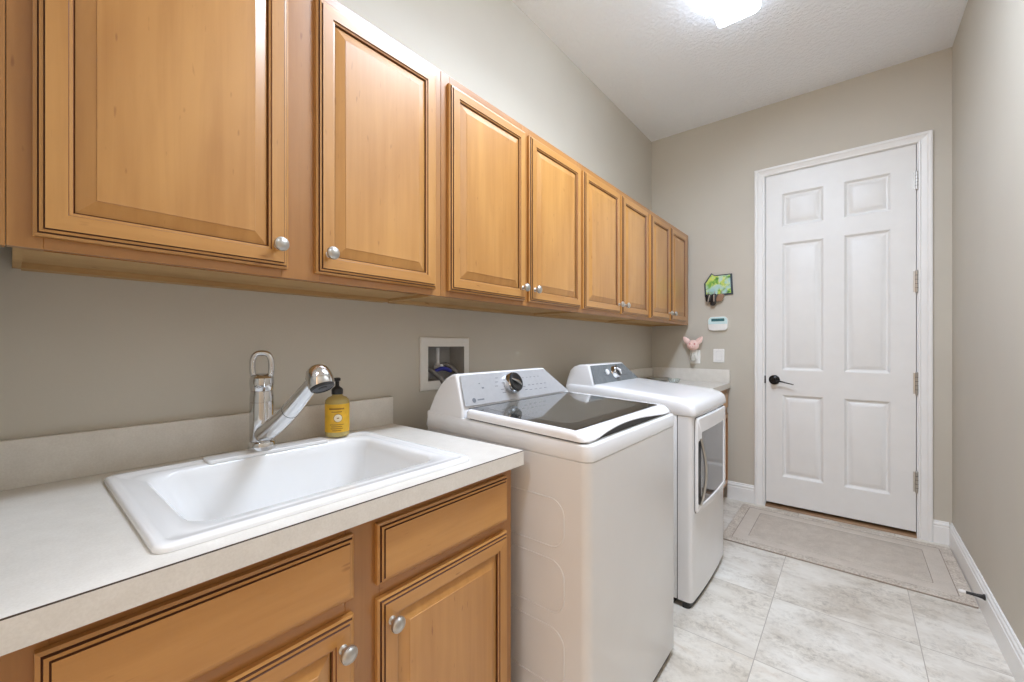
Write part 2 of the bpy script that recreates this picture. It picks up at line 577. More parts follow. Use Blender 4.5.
tag(h.build('lever_rose', door), 'black round lever rose')
h = MB()
lev = []
for k in range(13):
    t = k / 12
    lev.append((hx + 0.008 + 0.112 * t, YD - 0.056 + 0.010 * math.sin(t * PI), hz - 0.001 - 0.026 * (t ** 1.2) + 0.008 * max(0, t - 0.7)))
h.tube(lev, [0.0085 - 0.0045 * k / 12 for k in range(13)], 'orb', 10, flat=0.8)
tag(h.build('lever_handle', door), 'thin black curved lever')
h = MB().box(DX0 - 0.0105, DX0 - 0.001, YD - 0.004, YD + 0.004, hz - 0.028, hz + 0.028, 'orb')
tag(h.build('latch_strike', door, 0.002), 'dark latch strike plate')
for z0, z1 in ((2.147, 2.251), (1.514, 1.643), (0.887, 1.016), (0.284, 0.407)):
    h = MB()
    x = DX1 + 0.003
    h.lathe((x, YD - 0.006, z0), (0, 0, 1), [(0.0065, 0), (0.0065, z1 - z0)], 'nickel', 12)
    for k in range(1, 5):
        zz = z0 + (z1 - z0) * k / 5
        h.lathe((x, YD - 0.006, zz - 0.001), (0, 0, 1), [(0.007, 0), (0.007, 0.002)], 'seam', 12)
    h.lathe((x, YD - 0.006, z1), (0, 0, 1), [(0.0075, 0), (0.005, 0.005)], 'nickel', 12)
    h.lathe((x, YD - 0.006, z0), (0, 0, -1), [(0.0075, 0), (0.005, 0.005)], 'nickel', 12)
    h.box(x - 0.016, x, YD - 0.002, YD + 0.001, z0, z1, 'nickel')
    tag(h.build('hinge', door), 'satin nickel hinge')

# ------------------------------------------------------------------ cabinets
DOOR_PROF = [(0, 0, None), (0, 0.010, None), (0.0045, 0.0125, None), (0.0058, 0.0120, 'glaze'), (0.0066, 0.0165, 'glaze'),
             (0.0110, 0.0170, None), (0.0122, 0.0165, 'glaze'), (0.0130, 0.0200, 'glaze'),
             (0.0385, 0.0200, None), (0.0398, 0.0170, 'glaze_light'), (0.0440, 0.0165, None), (0.0454, 0.0130, 'glaze_light')]
PANEL_PROF = [(0.0454, 0.010, 'glaze_light'), (0.0470, 0.0115, 'glaze_light'), (0.0715, 0.0185, None), (0.0726, 0.0196, None)]
def knob(x, y, z, parent):
    k = MB()
    k.lathe((x, y, z), (1, 0, 0), [(0.008, 0), (0.0085, 0.002), (0.0055, 0.005), (0.0055, 0.013), (0.0125, 0.0165), (0.0155, 0.020), (0.0160, 0.0235), (0.0150, 0.0265), (0.0138, 0.0268), (0.0125, 0.0285), (0.0085, 0.0315), (0.003, 0.0325)], 'nickel', 24)
    return tag(k.build('knob', parent), 'satin nickel round knob')
def cab_door(root, xf, y0, y1, z0, z1, ky, kz):
    P = lambda a, b, h: (xf + h, a, b)
    mb = MB()
    ring_profile(mb, (y0, y1, z0, z1), DOOR_PROF, P, 'wood_v', 'wood_h', centre=False)
    d = mb.build('door', root, smooth=False)
    mb = MB()
    ring_profile(mb, (y0, y1, z0, z1), PANEL_PROF, P, 'wood_v', 'wood_v')
    mb.build('raised_panel', d, smooth=False)
    knob(xf + 0.0195, ky, kz, d)
    return d
def drawer_front(root, xf, y0, y1, z0, z1):
    P = lambda a, b, h: (xf + h, a, b)
    mb = MB()
    ring_profile(mb, (y0, y1, z0, z1), DOOR_PROF[:8], P, 'wood_h', 'wood_h')
    return mb.build('drawer_front', root, smooth=False)

ZB, ZT = 1.347, 2.079        # upper face frame
XF = 0.315
def upper_cabinet(y0, y1, doors, label):
    t = thing('wall_cabinet', (0, y0, ZB), label, 'cabinet', 'upper wall cabinets')
    g = 0.0006
    y0 += g; y1 -= g
    mb = MB()   # carcass: sides, top, recessed bottom, back, hanging rail
    e = 0.001
    mb.box(e, XF - 0.019, y0, y0 + 0.012, ZB + 0.001, ZT, 'wood_under').box(e, XF - 0.019, y1 - 0.012, y1, ZB + 0.001, ZT, 'wood_under')
    mb.box(e, XF - 0.019, y0 + 0.012, y1 - 0.012, ZB + 0.010, ZB + 0.022, 'wood_under').box(e, XF - 0.019, y0 + 0.012, y1 - 0.012, ZT - 0.014, ZT - 0.002, 'wood_under')
    mb.box(e, 0.007, y0 + 0.012, y1 - 0.012, ZB + 0.022, ZT - 0.014, 'wood_under')
    mb.box(e, 0.045, y0 + 0.012, y1 - 0.012, ZB - 0.002, ZB + 0.010, 'wood_under')
    mb.build('carcass', t)
    fr = MB()
    ys = [-0.0042 if y0 < 0.01 else y0, doors[0][0] + 0.012, doors[0][1] - 0.012, doors[1][0] + 0.012, doors[1][1] - 0.012, y1]
    for a, b in ((0, 1), (2, 3), (4, 5)):
        fr.box(XF - 0.019, XF, ys[a], ys[b], ZB, ZT, 'frame_v')
    for a, b in ((1, 2), (3, 4)):
        fr.box(XF - 0.019, XF - 0.0002, ys[a], ys[b], ZB, ZB + 0.036, 'frame_h')
        fr.box(XF - 0.019, XF - 0.0002, ys[a], ys[b], ZT - 0.044, ZT, 'frame_h')
    fr.build('face_frame', t, 0.0008, 1)
    zd0, zd1 = 1.3665, 2.047
    cab_door(t, XF + 0.0005, doors[0][0], doors[0][1], zd0, zd1, doors[0][1] - 0.027, zd0 + 0.049)
    cab_door(t, XF + 0.0005, doors[1][0], doors[1][1], zd0, zd1, doors[1][0] + 0.027, zd0 + 0.049)
    return t
upper_cabinet(0.002, 0.886, ((0.023, 0.413), (0.478, 0.857)), 'large maple wall cabinet directly above the sink and faucet, nearest of the row')
upper_cabinet(0.886, 1.773, ((0.912, 1.320), (1.347, 1.759)), 'maple wall cabinet above the washing machine, second of the row')
upper_cabinet(1.773, 2.643, ((1.788, 2.198), (2.224, 2.617)), 'maple wall cabinet above the dryer, third of the row')
upper_cabinet(2.643, 3.515, ((2.669, 3.022), (3.056, 3.412)), 'maple wall cabinet in the corner against the back wall, last of the row')
mb = MB().box(XF - 0.019, XF, -0.149, -0.0050, ZB - 0.001, ZT, 'frame_v')
tag(mb.build('filler_strip', None, 0.0008, 1), 'narrow maple filler strip closing the near end of the wall cabinets', 'trim strip')

ZC = 0.8947
def base_cabinet(name, y0, y1, cols, label, group=None, zt=0.854, xf=0.597):
    t = thing(name, (0, y0, 0), label, 'cabinet', group)
    mb = MB()
    e = 0.002
    mb.box(e, xf - 0.02, y0, y0 + 0.016, 0.10, zt, 'wood_under').box(e, xf - 0.02, y1 - 0.016, y1, 0.0, zt, 'frame_v')
    mb.box(e, xf - 0.02, y0 + 0.016, y1 - 0.016, 0.10, 0.116, 'wood_under').box(e, e + 0.008, y0 + 0.016, y1 - 0.016, 0.116, zt, 'wood_under')
    mb.build('carcass', t)
    mb = MB().box(xf - 0.085, xf - 0.07, y0, y1 - 0.016, 0.0, 0.10, 'frame_h')
    mb.build('toe_kick', t)
    fr = MB()
    ed = [y0]
    for c in cols:
        ed += [c[0] + 0.012, c[1] - 0.012]
    ed.append(y1)
    for k in range(0, len(ed), 2):
        fr.box(xf - 0.02, xf, ed[k], ed[k + 1], 0.10, zt, 'frame_v')
    for k in range(1, len(ed) - 1, 2):
        for za, zb in ((0.10, 0.14), (0.665, 0.722), (0.812, zt)):
            fr.box(xf - 0.02, xf - 0.0002, ed[k], ed[k + 1], za, zb, 'frame_h')
    fr.build('face_frame', t, 0.0008, 1)
    for c in cols:
        drawer_front(t, xf + 0.0005, c[0], c[1], 0.706, 0.829)
        ky = c[0] + 0.027 if c[2] == 'l' else c[1] - 0.027
        cab_door(t, xf + 0.0005, c[0], c[1], 0.13, 0.677, ky, 0.677 - 0.049)
    return t
base_cabinet('base_cabinet', -0.145, 0.902, ((0.018, 0.417, 'r'), (0.468, 0.871, 'l')), 'maple sink base cabinet under the near countertop, with two drawer fronts and doors')
base_cabinet('base_cabinet', 2.640, 3.535, ((2.66, 3.045, 'r'), (3.10, 3.49, 'l')), 'maple base cabinet in the far corner beyond the dryer')

# near countertop with sink cut-out
def countertop():
    t = thing('countertop', (0.3, 0.4, ZC), 'cream speckled laminate countertop around the white sink', 'countertop')
    x0, x1, y0, y1, z0, z1 = 0.0, 0.6355, -0.148, 0.911, 0.8549, ZC
    cx0, cx1, cy0, cy1 = 0.105, 0.578, 0.145, 0.735
    mb = MB()
    zs = z1 - 0.0015
    for (a, b, c, d) in ((x0 + .001, cx0, y0, y1), (cx1, x1 - 0.0015, y0, y1), (cx0, cx1, y0, cy0), (cx0, cx1, cy1, y1)):
        mb.box(a, b, c, d, zs - 0.018, z1, 'laminate')
    mb.box(x1 - 0.02, x1, y0, y1, z0, zs - 0.0006, 'laminate')
    mb.box(x1 - 0.02, x1 - 0.0004, y0, y1, zs - 0.0006, z1 - 0.0002, 'lam_edge')
    mb.box(0.04, x1 - 0.02, y1 - 0.02, y1, z0, zs - 0.0006, 'laminate')
    mb.build('slab', t)
    mb = MB().box(0.001, 0.020, y0, y1 - 0.001, ZC, 0.995, 'laminate')
    mb.build('backsplash', t, 0.0015, 2)
countertop()
def far_counter():
    t = thing('countertop', (0.3, 3.1, ZC), 'cream laminate countertop in the far corner behind the dryer', 'countertop')
    mb = MB().box(0.001, 0.620, 2.60, D - 0.001, 0.8555, ZC, 'laminate')
    mb.build('slab', t, 0.001, 1)
    MB().box(0.001, 0.020, 2.60, D - 0.021, ZC, 0.995, 'laminate').build('backsplash', t, 0.0015, 2)
    MB().box(0.001, 0.618, D - 0.020, D - 0.001, ZC, 0.995, 'laminate').build('backsplash', t, 0.0015, 2)
far_counter()

# ------------------------------------------------------------------ sink
def sink():
    t = thing('sink', (0.34, 0.44, ZC), 'white drop-in utility sink set in the near countertop', 'sink')
    zt = ZC + 0.011
    R = []
    def ring(x0, x1, y0, y1, r, z, n=7):
        R.append([(x, y, z) for x, y in rrect(x0, x1, y0, y1, r, n)])
    o = (0.090, 0.596, 0.127, 0.750)
    def ins(d, r, z):
        ring(o[0] + d, o[1] - d, o[2] + d, o[3] - d, r, z)
    ins(0.0, 0.022, ZC + 0.0005)
    ins(0.0, 0.022, ZC + 0.006)
    ins(0.002, 0.021, ZC + 0.0095)
    ins(0.006, 0.020, zt)
    ins(0.018, 0.018, zt)
    ins(0.022, 0.018, zt - 0.0035)
    ring(0.132, 0.560, 0.165, 0.715, 0.03, zt - 0.003)
    ring(0.142, 0.538, 0.180, 0.700, 0.06, zt - 0.004)
    ring(0.147, 0.532, 0.187, 0.694, 0.062, zt - 0.010)
    ring(0.151, 0.527, 0.197, 0.686, 0.064, zt - 0.03)
    ring(0.165, 0.512, 0.235, 0.664, 0.07, zt - 0.13)
    ring(0.180, 0.497, 0.265, 0.645, 0.08, zt - 0.185)
    ring(0.205, 0.472, 0.300, 0.615, 0.08, zt - 0.203)
    ring(0.300, 0.380, 0.420, 0.500, 0.038, zt - 0.207)
    mb = MB().loft(R, 'sink', False, True)
    mb.build('basin', t, angle=50)
    # raised faucet ledge
    R2 = []
    for d, z in ((0.0, zt - 0.004), (0.0, zt + 0.002), (0.002, zt + 0.004)):
        R2.append([(x, y, z) for x, y in rrect(0.094 + d, 0.147 - d, 0.303 + d, 0.600 - d, 0.008, 4)])
    MB().loft(R2, 'sink').build('faucet_ledge', t)
    d = MB().lathe((0.34, 0.46, zt - 0.2065), (0, 0, 1), [(0.042, 0), (0.042, 0.002), (0.036, 0.0025), (0.030, -0.003), (0.012, -0.004), (0.010, 0.001), (0.004, 0.002)], 'chrome', 24)
    tag(d.build('drain', t), 'chrome drain')
    return zt
ZS = sink()

# ------------------------------------------------------------------ faucet
def faucet():
    fx, fy = 0.115, 0.431
    z0 = ZS + 0.004
    t = thing('faucet', (fx, fy, z0), 'chrome pull-out faucet with a loop handle at the back of the sink', 'faucet')
    mb = MB()
    mb.lathe((fx, fy, z0), (0, 0, 1), [(0.0325, 0), (0.0330, 0.006), (0.0322, 0.018), (0.0305, 0.021), (0.0290, 0.0225)], 'chrome', 32)
    mb.build('base_ring', t)
    mb = MB()
    mb.lathe((fx, fy, z0 + 0.0225), (0, 0, 1), [(0.0275, 0), (0.0288, 0.002), (0.0290, 0.06), (0.0288, 0.104), (0.0275, 0.1045), (0.0275, 0.106), (0.0288, 0.1065), (0.0284, 0.120), (0.0262, 0.134), (0.0255, 0.1345)], 'chrome', 32)
    mb.build('body', t)
    # handle: a cap that opens into a loop
    zc = z0 + 0.157
    mb = MB()
    mb.lathe((fx, fy, zc), (0, 0, 1), [(0.0260, 0), (0.0275, 0.002), (0.0295, 0.020), (0.0285, 0.034), (0.021, 0.043), (0.007, 0.047)], 'chrome', 28)
    zl = zc + 0.030
    pts = []
    N = 40
    for k in range(N):
        a = 2 * PI * k / N
        ca, sa = math.cos(a), math.sin(a)
        # superellipse loop in the y-z plane, slightly facing the room
        yy = 0.0225 * math.copysign(abs(ca) ** 0.7, ca)
        zz = 0.037 * math.copysign(abs(sa) ** 0.7, sa)
        pts.append((fx + 0.55 * yy, fy + 0.83 * yy, zl + 0.034 + zz))
    mb.loop_tube(pts, 0.0078, 'chrome', 12)
    mb.build('handle', t)
    # emblem on the handle cap (outlined rhombus)
    mb = MB()
    n = Vector((0.83, -0.55, 0)); s = Vector((0.55, 0.83, 0))
    c = Vector((fx, fy, zc + 0.014)) + n * 0.0283
    q = [c + s * a + Vector((0, 0, b)) for a, b in ((-0.010, 0), (0, 0.005), (0.010, 0), (0, -0.005))]
    for k in range(4):
        mb.tube([q[k], q[(k + 1) % 4]], 0.0007, 'seam', 6)
    mb.tube([c - s * 0.004, c + s * 0.004], 0.0009, 'seam', 6)
    mb.build('emblem', t)
    # spout
    p0 = Vector((fx + 0.016, fy, z0 + 0.042)); p1 = Vector((0.398, fy + 0.008, z0 + 0.196))
    d = (p1 - p0)
    pts, rad = [], []
    for k in range(15):
        q = k / 14
        pts.append(p0 + d * q + Vector((0, 0, -0.010 * math.sin(q * PI))))
        rad.append(0.0245 - 0.0085 * q + 0.0012 * math.sin(q * PI))
    mb = MB().tube(pts, rad, 'chrome', 20)
    ax = d.normalized()
    mb.build('spout', t)
    rg = MB()
    i = 8
    rg.lathe(pts[i] - ax * 0.001, ax, [(rad[i] + 0.0003, 0), (rad[i] + 0.0003, 0.0016)], 'seam', 20)
    tag(rg.build('seam_ring', t), 'dark joint line around the spout')
    # spray head: bulb turned down
    hd = MB()
    c = Vector((0.424, fy + 0.009, z0 + 0.203))
    face = Vector((0.50, 0.05, -0.86)).normalized()
    hd.lathe(c + face * -0.034, face, [(0.004, 0), (0.015, 0.003), (0.0230, 0.011), (0.0275, 0.024), (0.0285, 0.038), (0.0278, 0.048), (0.0262, 0.053)], 'chrome', 28)
    H = hd.build('spray_head', t)
    nz = MB().lathe(c + face * 0.0185, face, [(0.0258, 0), (0.0252, 0.004), (0.022, 0.006), (0.020, 0.0045), (0.010, 0.0045), (0.009, 0.006), (0.003, 0.0065)], 'black', 24)
    tag(nz.build('spray_nozzle', H), 'black nozzle face')
faucet()

# ------------------------------------------------------------------ soap bottle
def soap():
    bx, by = 0.1, 0.650
    z0 = ZS - 0.0003
    z0 = ZC + 0.011
    t = thing('soap_bottle', (bx, by, z0), 'yellow pump bottle of hand soap beside the faucet', 'soap bottle')
    r = 0.0355
    MB().lathe((bx, by, z0), (0, 0, 1), [(r - 0.006, 0), (r - 0.001, 0.003), (r, 0.010), (r, 0.102), (r - 0.0015, 0.112), (r - 0.008, 0.120), (r - 0.018, 0.1245), (0.0155, 0.126), (0.0155, 0.130)], 'soap', 36).build('bottle', t)
    mb = MB().lathe((bx, by, z0 + 0.016), (0, 0, 1), [(r + 0.0001, 0), (r + 0.0005, 0.0005), (r + 0.0005, 0.0855), (r + 0.0001, 0.086)], 'label_yellow', 36)
    def arc(mb, z, a0, a1, h, m, rr=r + 0.0009):
        N = 10
        base = math.atan2(-0.5, 0.86)
        v = []
        for k in range(N + 1):
            a = base + a0 + (a1 - a0) * k / N
            v += [(bx + rr * math.cos(a), by + rr * math.sin(a), z - h / 2), (bx + rr * math.cos(a), by + rr * math.sin(a), z + h / 2)]
        mb.add(v, [(2 * k, 2 * k + 2, 2 * k + 3, 2 * k + 1) for k in range(N)], m)
    arc(mb, z0 + 0.088, -0.62, 0.62, 0.0045, 'label_ink')
    arc(mb, z0 + 0.079, -0.42, 0.42, 0.0025, 'label_ink')
    for k, wd in enumerate((0.55, 0.45, 0.50, 0.35)):
        arc(mb, z0 + 0.040 - 0.006 * k, -wd, wd, 0.002, 'label_ink')
    L = tag(mb.build('label', t), 'yellow wrap label')
    mb = MB()
    base = math.atan2(-0.5, 0.86) + 0.1
    for rr2, m, off in ((0.0125, 'label_ink', 0.0010), (0.0112, 'label_cream', 0.0014), (0.0035, 'label_ink', 0.0018)):
        N = 28
        v = [(bx + (r + off) * math.cos(base), by + (r + off) * math.sin(base), z0 + 0.060)]
        for k in range(N):
            a = base + rr2 * math.cos(2 * PI * k / N) / r
            v.append((bx + (r + off) * math.cos(a), by + (r + off) * math.sin(a), z0 + 0.060 + rr2 * (0.5 if rr2 < 0.005 else 1) * math.sin(2 * PI * k / N)))
        mb.add(v, [(0, k + 1, (k + 1) % N + 1) for k in range(N)], m)
    mb.build('round_emblem', L)
    mb = MB()
    zp = z0 + 0.130
    mb.lathe((bx, by, zp), (0, 0, 1), [(0.0165, 0), (0.0170, 0.002), (0.0170, 0.014), (0.0150, 0.018), (0.0075, 0.024), (0.0060, 0.027), (0.0060, 0.040), (0.0100, 0.042), (0.0100, 0.049), (0.007, 0.051)], 'black', 24)
    mb.tube([(bx, by, zp + 0.0455), (bx + 0.004, by - 0.012, zp + 0.0460), (bx + 0.008, by - 0.022, zp + 0.0440), (bx + 0.009, by - 0.026, zp + 0.0400)], [0.0062, 0.0055, 0.0045, 0.0038], 'black', 10)
    tag(mb.build('pump', t), 'black pump top')
soap()

# ------------------------------------------------------------------ washer outlet box in the wall
def outlet_box():
    t = thing('washer_outlet_box', (0, 1.18, 1.0), 'white recessed plumbing outlet box in the wall behind the washer', 'outlet box')
    y0, y1, z0, z1 = 1.045, 1.317, 1.002, 1.220
    iy0, iy1, iz0, iz1 = 1.083, 1.286, 1.040, 1.182
    P = lambda a, b, h: (h, a, b)
    mb = MB()
    R = [[P(a, b, 0.0005) for a, b in ((y0, z0), (y1, z0), (y1, z1), (y0, z1))],
         [P(a, b, 0.007) for a, b in ((y0, z0), (y1, z0), (y1, z1), (y0, z1))],
         [P(a, b, 0.009) for a, b in ((y0 + .004, z0 + .004), (y1 - .004, z0 + .004), (y1 - .004, z1 - .004), (y0 + .004, z1 - .004))],
         [P(a, b, 0.009) for a, b in ((iy0, iz0), (iy1, iz0), (iy1, iz1), (iy0, iz1))]]
    mb.loft(R, 'box_white', False, False)
    mb.build('frame', t, smooth=False)
    mb = MB()
    R = [[P(a, b, h) for a, b in ((iy0, iz0), (iy1, iz0), (iy1, iz1), (iy0, iz1))] for h in (0.0088, -0.085)]
    mb.loft(R, 'box_inside', False, True)
    mb.build('recess', t, smooth=False)
    MB().tube([(-0.045, 1.178, 1.176), (-0.045, 1.178, 1.135), (-0.045, 1.178, 1.108)], 0.0085, 'pipe', 14).build('pipe', t)
    mb = MB()
    mb.lathe((-0.045, 1.178, 1.085), (0, 0, 1), [(0.014, 0), (0.016, 0.004), (0.016, 0.014), (0.012, 0.018), (0.010, 0.026)], 'pipe', 16)
    mb.lathe((-0.045, 1.178, 1.098), (1, 0, 0), [(0.009, 0), (0.009, 0.028)], 'pipe', 12)
    v = mb.build('valve', t)
    mb = MB()
    mb.tube([(-0.014, 1.135, 1.078), (-0.010, 1.165, 1.088), (-0.010, 1.195, 1.086), (-0.014, 1.225, 1.074)], [0.009, 0.013, 0.013, 0.009], 'blue', 12, flat=0.7)
    tag(mb.build('valve_handle', v), 'blue valve handle')
    mb = MB()
    mb.tube([(-0.06, 1.100, 1.100), (-0.045, 1.105, 1.098), (-0.02, 1.125, 1.080), (0.005, 1.150, 1.052), (0.020, 1.165, 1.020), (0.025, 1.175, 0.985)], 0.011, 'hose', 12)
    mb.build('hose', t)
    mb = MB()
    mb.tube([(-0.045, 1.195, 1.100), (-0.035, 1.215, 1.104), (-0.02, 1.235, 1.092), (0.0, 1.250, 1.066), (0.018, 1.255, 1.020), (0.022, 1.25, 0.985)], 0.010, 'hose', 12)
    mb.build('hose', t)
outlet_box()

# ------------------------------------------------------------------ washing machine
def quad_plate(mb, corners, thick, m, rad=None):
    """thin plate over four corners (ccw seen from outside)"""
    c = [Vector(p) for p in corners]
    n = (c[1] - c[0]).cross(c[3] - c[0]).normalized()
    mb.loft([[p for p in c], [p + n * thick for p in c]], m)
    return n

def panel_point(c, u, v, off):
    c = [Vector(p) for p in c]
    n = (c[1] - c[0]).cross(c[3] - c[0]).normalized()
    a = c[0].lerp(c[1], u); b = c[3].lerp(c[2], u)
    return a.lerp(b, v) + n * off, n

def marks(mb, c, items, off, m):
    for u, v, du, dv in items:
        q = [panel_point(c, a, b, off)[0] for a, b in ((u, v), (u + du, v), (u + du, v + dv), (u, v + dv))]
        mb.add(q, [(0, 1, 2, 3)], m)

def console(root, y0, y1, back, bottom_x, bottom_z, top_x, top_z, lt, rt, mat):
    """control console: profile swept from the near end y0 to the far end y1, tapering at the top"""
    # profile (x, z, taper weight 0..1)
    b0 = back[0]
    prof = [(x, z, max(0.0, min(1.0, (z - b0[1] - 0.04) / (top_z - b0[1] - 0.04)))) for x, z in back]
    prof += [(top_x, top_z, 1.0), (bottom_x, bottom_z, 0.0), (bottom_x, b0[1], 0.0)]
    r0 = [(x, y0 + lt * w_, z) for x, z, w_ in prof]
    r1 = [(x, y1 - rt * w_, z) for x, z, w_ in prof]
    mb = MB().loft([r0, r1], mat)
    return mb.build('console', root, 0.010, 4, angle=40, bangle=30)

def washer():
    y0, y1, x0, x1 = 0.957, 1.638, 0.145, 0.815
    t = thing('washing_machine', (0.48, 1.28, 0), 'white top-loading washing machine with a dark glass lid next to the sink counter', 'washing machine')
    seam = lambda x: 0.893 - 0.020 * (x - 0.16)
    deck = lambda x: 0.945 - 0.043 * (x - 0.33)
    def section(d, r, bul=0.0):
        pts = rrect(x0 + d, x1 - d, y0 + d, y1 - d, r, 6)
        out = []
        for x, y in pts:
            k = max(0.0, 1 - ((y - (y0 + y1) / 2) / ((y1 - y0) / 2)) ** 2)
            out.append((x + (bul * k if x > 0.6 else 0), y))
        return out
    B = 0.008
    mb = MB()
    R = [[(x, y, 0.028) for x, y in section(0.002, 0.024, B)], [(x, y, 0.034) for x, y in section(0, 0.026, B)]]
    R += [[(x, y, seam(x) - 0.0035) for x, y in section(0, 0.026, B)], [(x, y, seam(x) - 0.002) for x, y in section(0.002, 0.024, B)]]
    mb.loft(R, 'appliance_body')
    body = mb.build('body', t, angle=50)
    # embossed ribs on the side next to the counter
    for zt_, zb_ in ((0.763, 0.628), (0.592, 0.446), (0.404, 0.243)):
        pts = [(x, y0 - 0.0004, z) for x, z in rrect(0.26, 0.738, zb_, zt_, 0.045, 8)]
        dense = []
        for k in range(len(pts)):
            a, b = Vector(pts[k]), Vector(pts[(k + 1) % len(pts)])
            dense += [a, a.lerp(b, 0.5)]
        MB().loop_tube(dense, 0.0022, 'appliance_body', 8).build('side_emboss', body)
    MB().loft([[(x, y, z) for x, y in section(0.012, 0.02, B)] for z in (0.0005, 0.028)], 'black').build('base', t)
    # deck
    mb = MB()
    R = [[(x, y, seam(x) - 0.002) for x, y in section(0.003, 0.024, B)], [(x, y, seam(x)) for x, y in section(-0.001, 0.027, B)],
         [(x, y, max(deck(x) - 0.005, seam(x) + 0.003)) for x, y in section(-0.001, 0.027, B)], [(x, y, max(deck(x) - 0.001, seam(x) + 0.006)) for x, y in section(0.003, 0.025, B)],
         [(x, y, max(deck(x) - 0.001, seam(x) + 0.006)) for x, y in section(0.05, 0.02, B)]]
    mb.loft(R, 'appliance_body')
    mb.build('top_deck', t, angle=50)
    # lid, with the shade of its gap put in as a dark strip
    gx0, gx1 = 0.345, 0.803
    def lsec(d, r, n=8):
        a = rrect(gx0 + d, gx1 - d, y0 + 0.001 + d, y1 - 0.001 - d, r, n)
        out = []
        for k in range(len(a)):
            p, q = a[k], a[(k + 1) % len(a)]
            L = math.hypot(q[0] - p[0], q[1] - p[1])
            m_ = 1 if L < 0.05 else 24
            for i in range(m_):
                out.append((p[0] + (q[0] - p[0]) * i / m_, p[1] + (q[1] - p[1]) * i / m_))
        return out
    def ztop(x, y):
        z = 0.977 - 0.046 * (x - 0.34)
        if x > 0.752:
            z -= 0.016 * ((x - 0.752) / 0.051) ** 2
        return z
    def scoop(x, y):
        if x < 0.77:
            return 0.0
        s = (y - 1.03) / (1.55 - 1.03)
        if s <= 0 or s >= 1:
            return 0.0
        k = min(1.0, (x - 0.77) / 0.025)
        return 0.020 * k * (math.sin(PI * s ** 0.75) ** 1.1)
    zb = lambda x, y: deck(x) + 0.0035 + scoop(x, y)
    r = 0.028
    R = [[(x, y, zb(x, y)) for x, y in lsec(0.006, r - 0.004)],
         [(x, y, zb(x, y) + 0.001) for x, y in lsec(0.0, r)],
         [(x, y, max(zb(x, y) + 0.004, ztop(x, y) - 0.014)) for x, y in lsec(0.0, r)],
         [(x, y, max(zb(x, y) + 0.006, ztop(x, y) - 0.006)) for x, y in lsec(0.003, r - 0.002)],
         [(x, y, ztop(x, y)) for x, y in lsec(0.011, r - 0.008)],
         [(x, y, ztop(x, y)) for x, y in lsec(0.034, 0.012)],
         [(x, y, ztop(min(x, 0.752), y)) for x, y in lsec(0.06, 0.010)]]
    lid = MB().loft(R, 'appliance', False, True).build('lid', t, angle=40)
    mb = MB()
    R = [[(x, y, deck(x) - 0.0005) for x, y in lsec(0.010, r - 0.01)], [(x, y, zb(x, y) + 0.0008) for x, y in lsec(0.010, r - 0.01)]]
    mb.loft(R, 'seam', False, False)
    tag(mb.build('lid_gap_shade', t), 'dark strip painting the shade under the lid')
    g = [(x, y) for x, y in rrect(0.352, 0.764, y0 + 0.016, 1.590, 0.006, 4)]
    mb = MB().loft([[(x, y, 0.977 - 0.046 * (x - 0.34) - 0.001) for x, y in g], [(x, y, 0.977 - 0.046 * (x - 0.34) + 0.0008) for x, y in g]], 'lid_glass')
    lw = tag(mb.build('lid_window', lid), 'smoked dark glass window')
    gi = [(x, y) for x, y in rrect(0.372, 0.716, y0 + 0.060, 1.540, 0.05, 6)]
    mb = MB().loft([[(x, y, 0.977 - 0.046 * (x - 0.34) + 0.0004) for x, y in gi], [(x, y, 0.977 - 0.046 * (x - 0.34) + 0.0010) for x, y in gi]], 'lid_glass_inner')
    tag(mb.build('clear_area', lw), 'lighter clear area of the glass')
    # console
    bx_, bz_, tx_, tz_ = 0.340, 0.974, 0.298, 1.090
    console(t, y0, y1, ((0.1455, 0.893), (0.153, 0.925), (0.168, 0.965), (0.190, 1.010), (0.217, 1.049), (0.247, 1.075), (0.274, 1.087)), bx_, bz_, tx_, tz_, 0.012, 0.150, 'appliance')
    # control panel plate on the sloping front: corners BL, BR, TR, TL seen from the room
    pc = [(0.3415, y0 + 0.010, 0.981), (0.3415, y1 - 0.022, 0.981), (0.3035, y1 - 0.160, 1.083), (0.3035, y0 + 0.022, 1.083)]
    nrm = (Vector(pc[1]) - Vector(pc[0])).cross(Vector(pc[3]) - Vector(pc[0])).normalized()
    pc = [tuple(Vector(p) + nrm * 0.0012) for p in pc]
    mb = MB()
    quad_plate(mb, pc, 0.002, 'panel_silver')
    it = []
    for k, v in enumerate((0.80, 0.66, 0.52, 0.38, 0.26)):
        it.append((0.33 - 0.02 * k * (k < 3), v, 0.030, 0.022))
        if k in (1, 2, 3):
            it.append((0.37, v - 0.05, 0.022, 0.018))
        it.append((0.555, v, 0.028, 0.022))
    for k in range(5):
        it.append((0.62 + 0.048 * k, 0.42, 0.026, 0.022))
        it.append((0.62 + 0.048 * k, 0.72, 0.020, 0.018))
    for k in range(4):
        it.append((0.60 + 0.055 * k, 0.24, 0.03, 0.018))
    it += [(0.15, 0.66, 0.012, 0.035), (0.165, 0.50, 0.022, 0.045), (0.10, 0.13, 0.055, 0.045)]
    marks(mb, pc, it, 0.0024, 'print_grey')
    pan = tag(mb.build('control_panel', t), 'silver control panel')
    mb = MB()
    c, n = panel_point(pc, 0.075, 0.155, 0.0018)
    mb.lathe(c, n, [(0.0085, 0), (0.0085, 0.0008)], 'print_grey', 20)
    mb.build('round_emblem', pan)
    c, n = panel_point(pc, 0.455, 0.55, 0.002)
    mb = MB()
    mb.lathe(c, n, [(0.041, 0), (0.042, 0.003), (0.040, 0.010), (0.0395, 0.024), (0.037, 0.028)], 'chrome', 36)
    dl = tag(mb.build('dial', t), 'chrome dial')
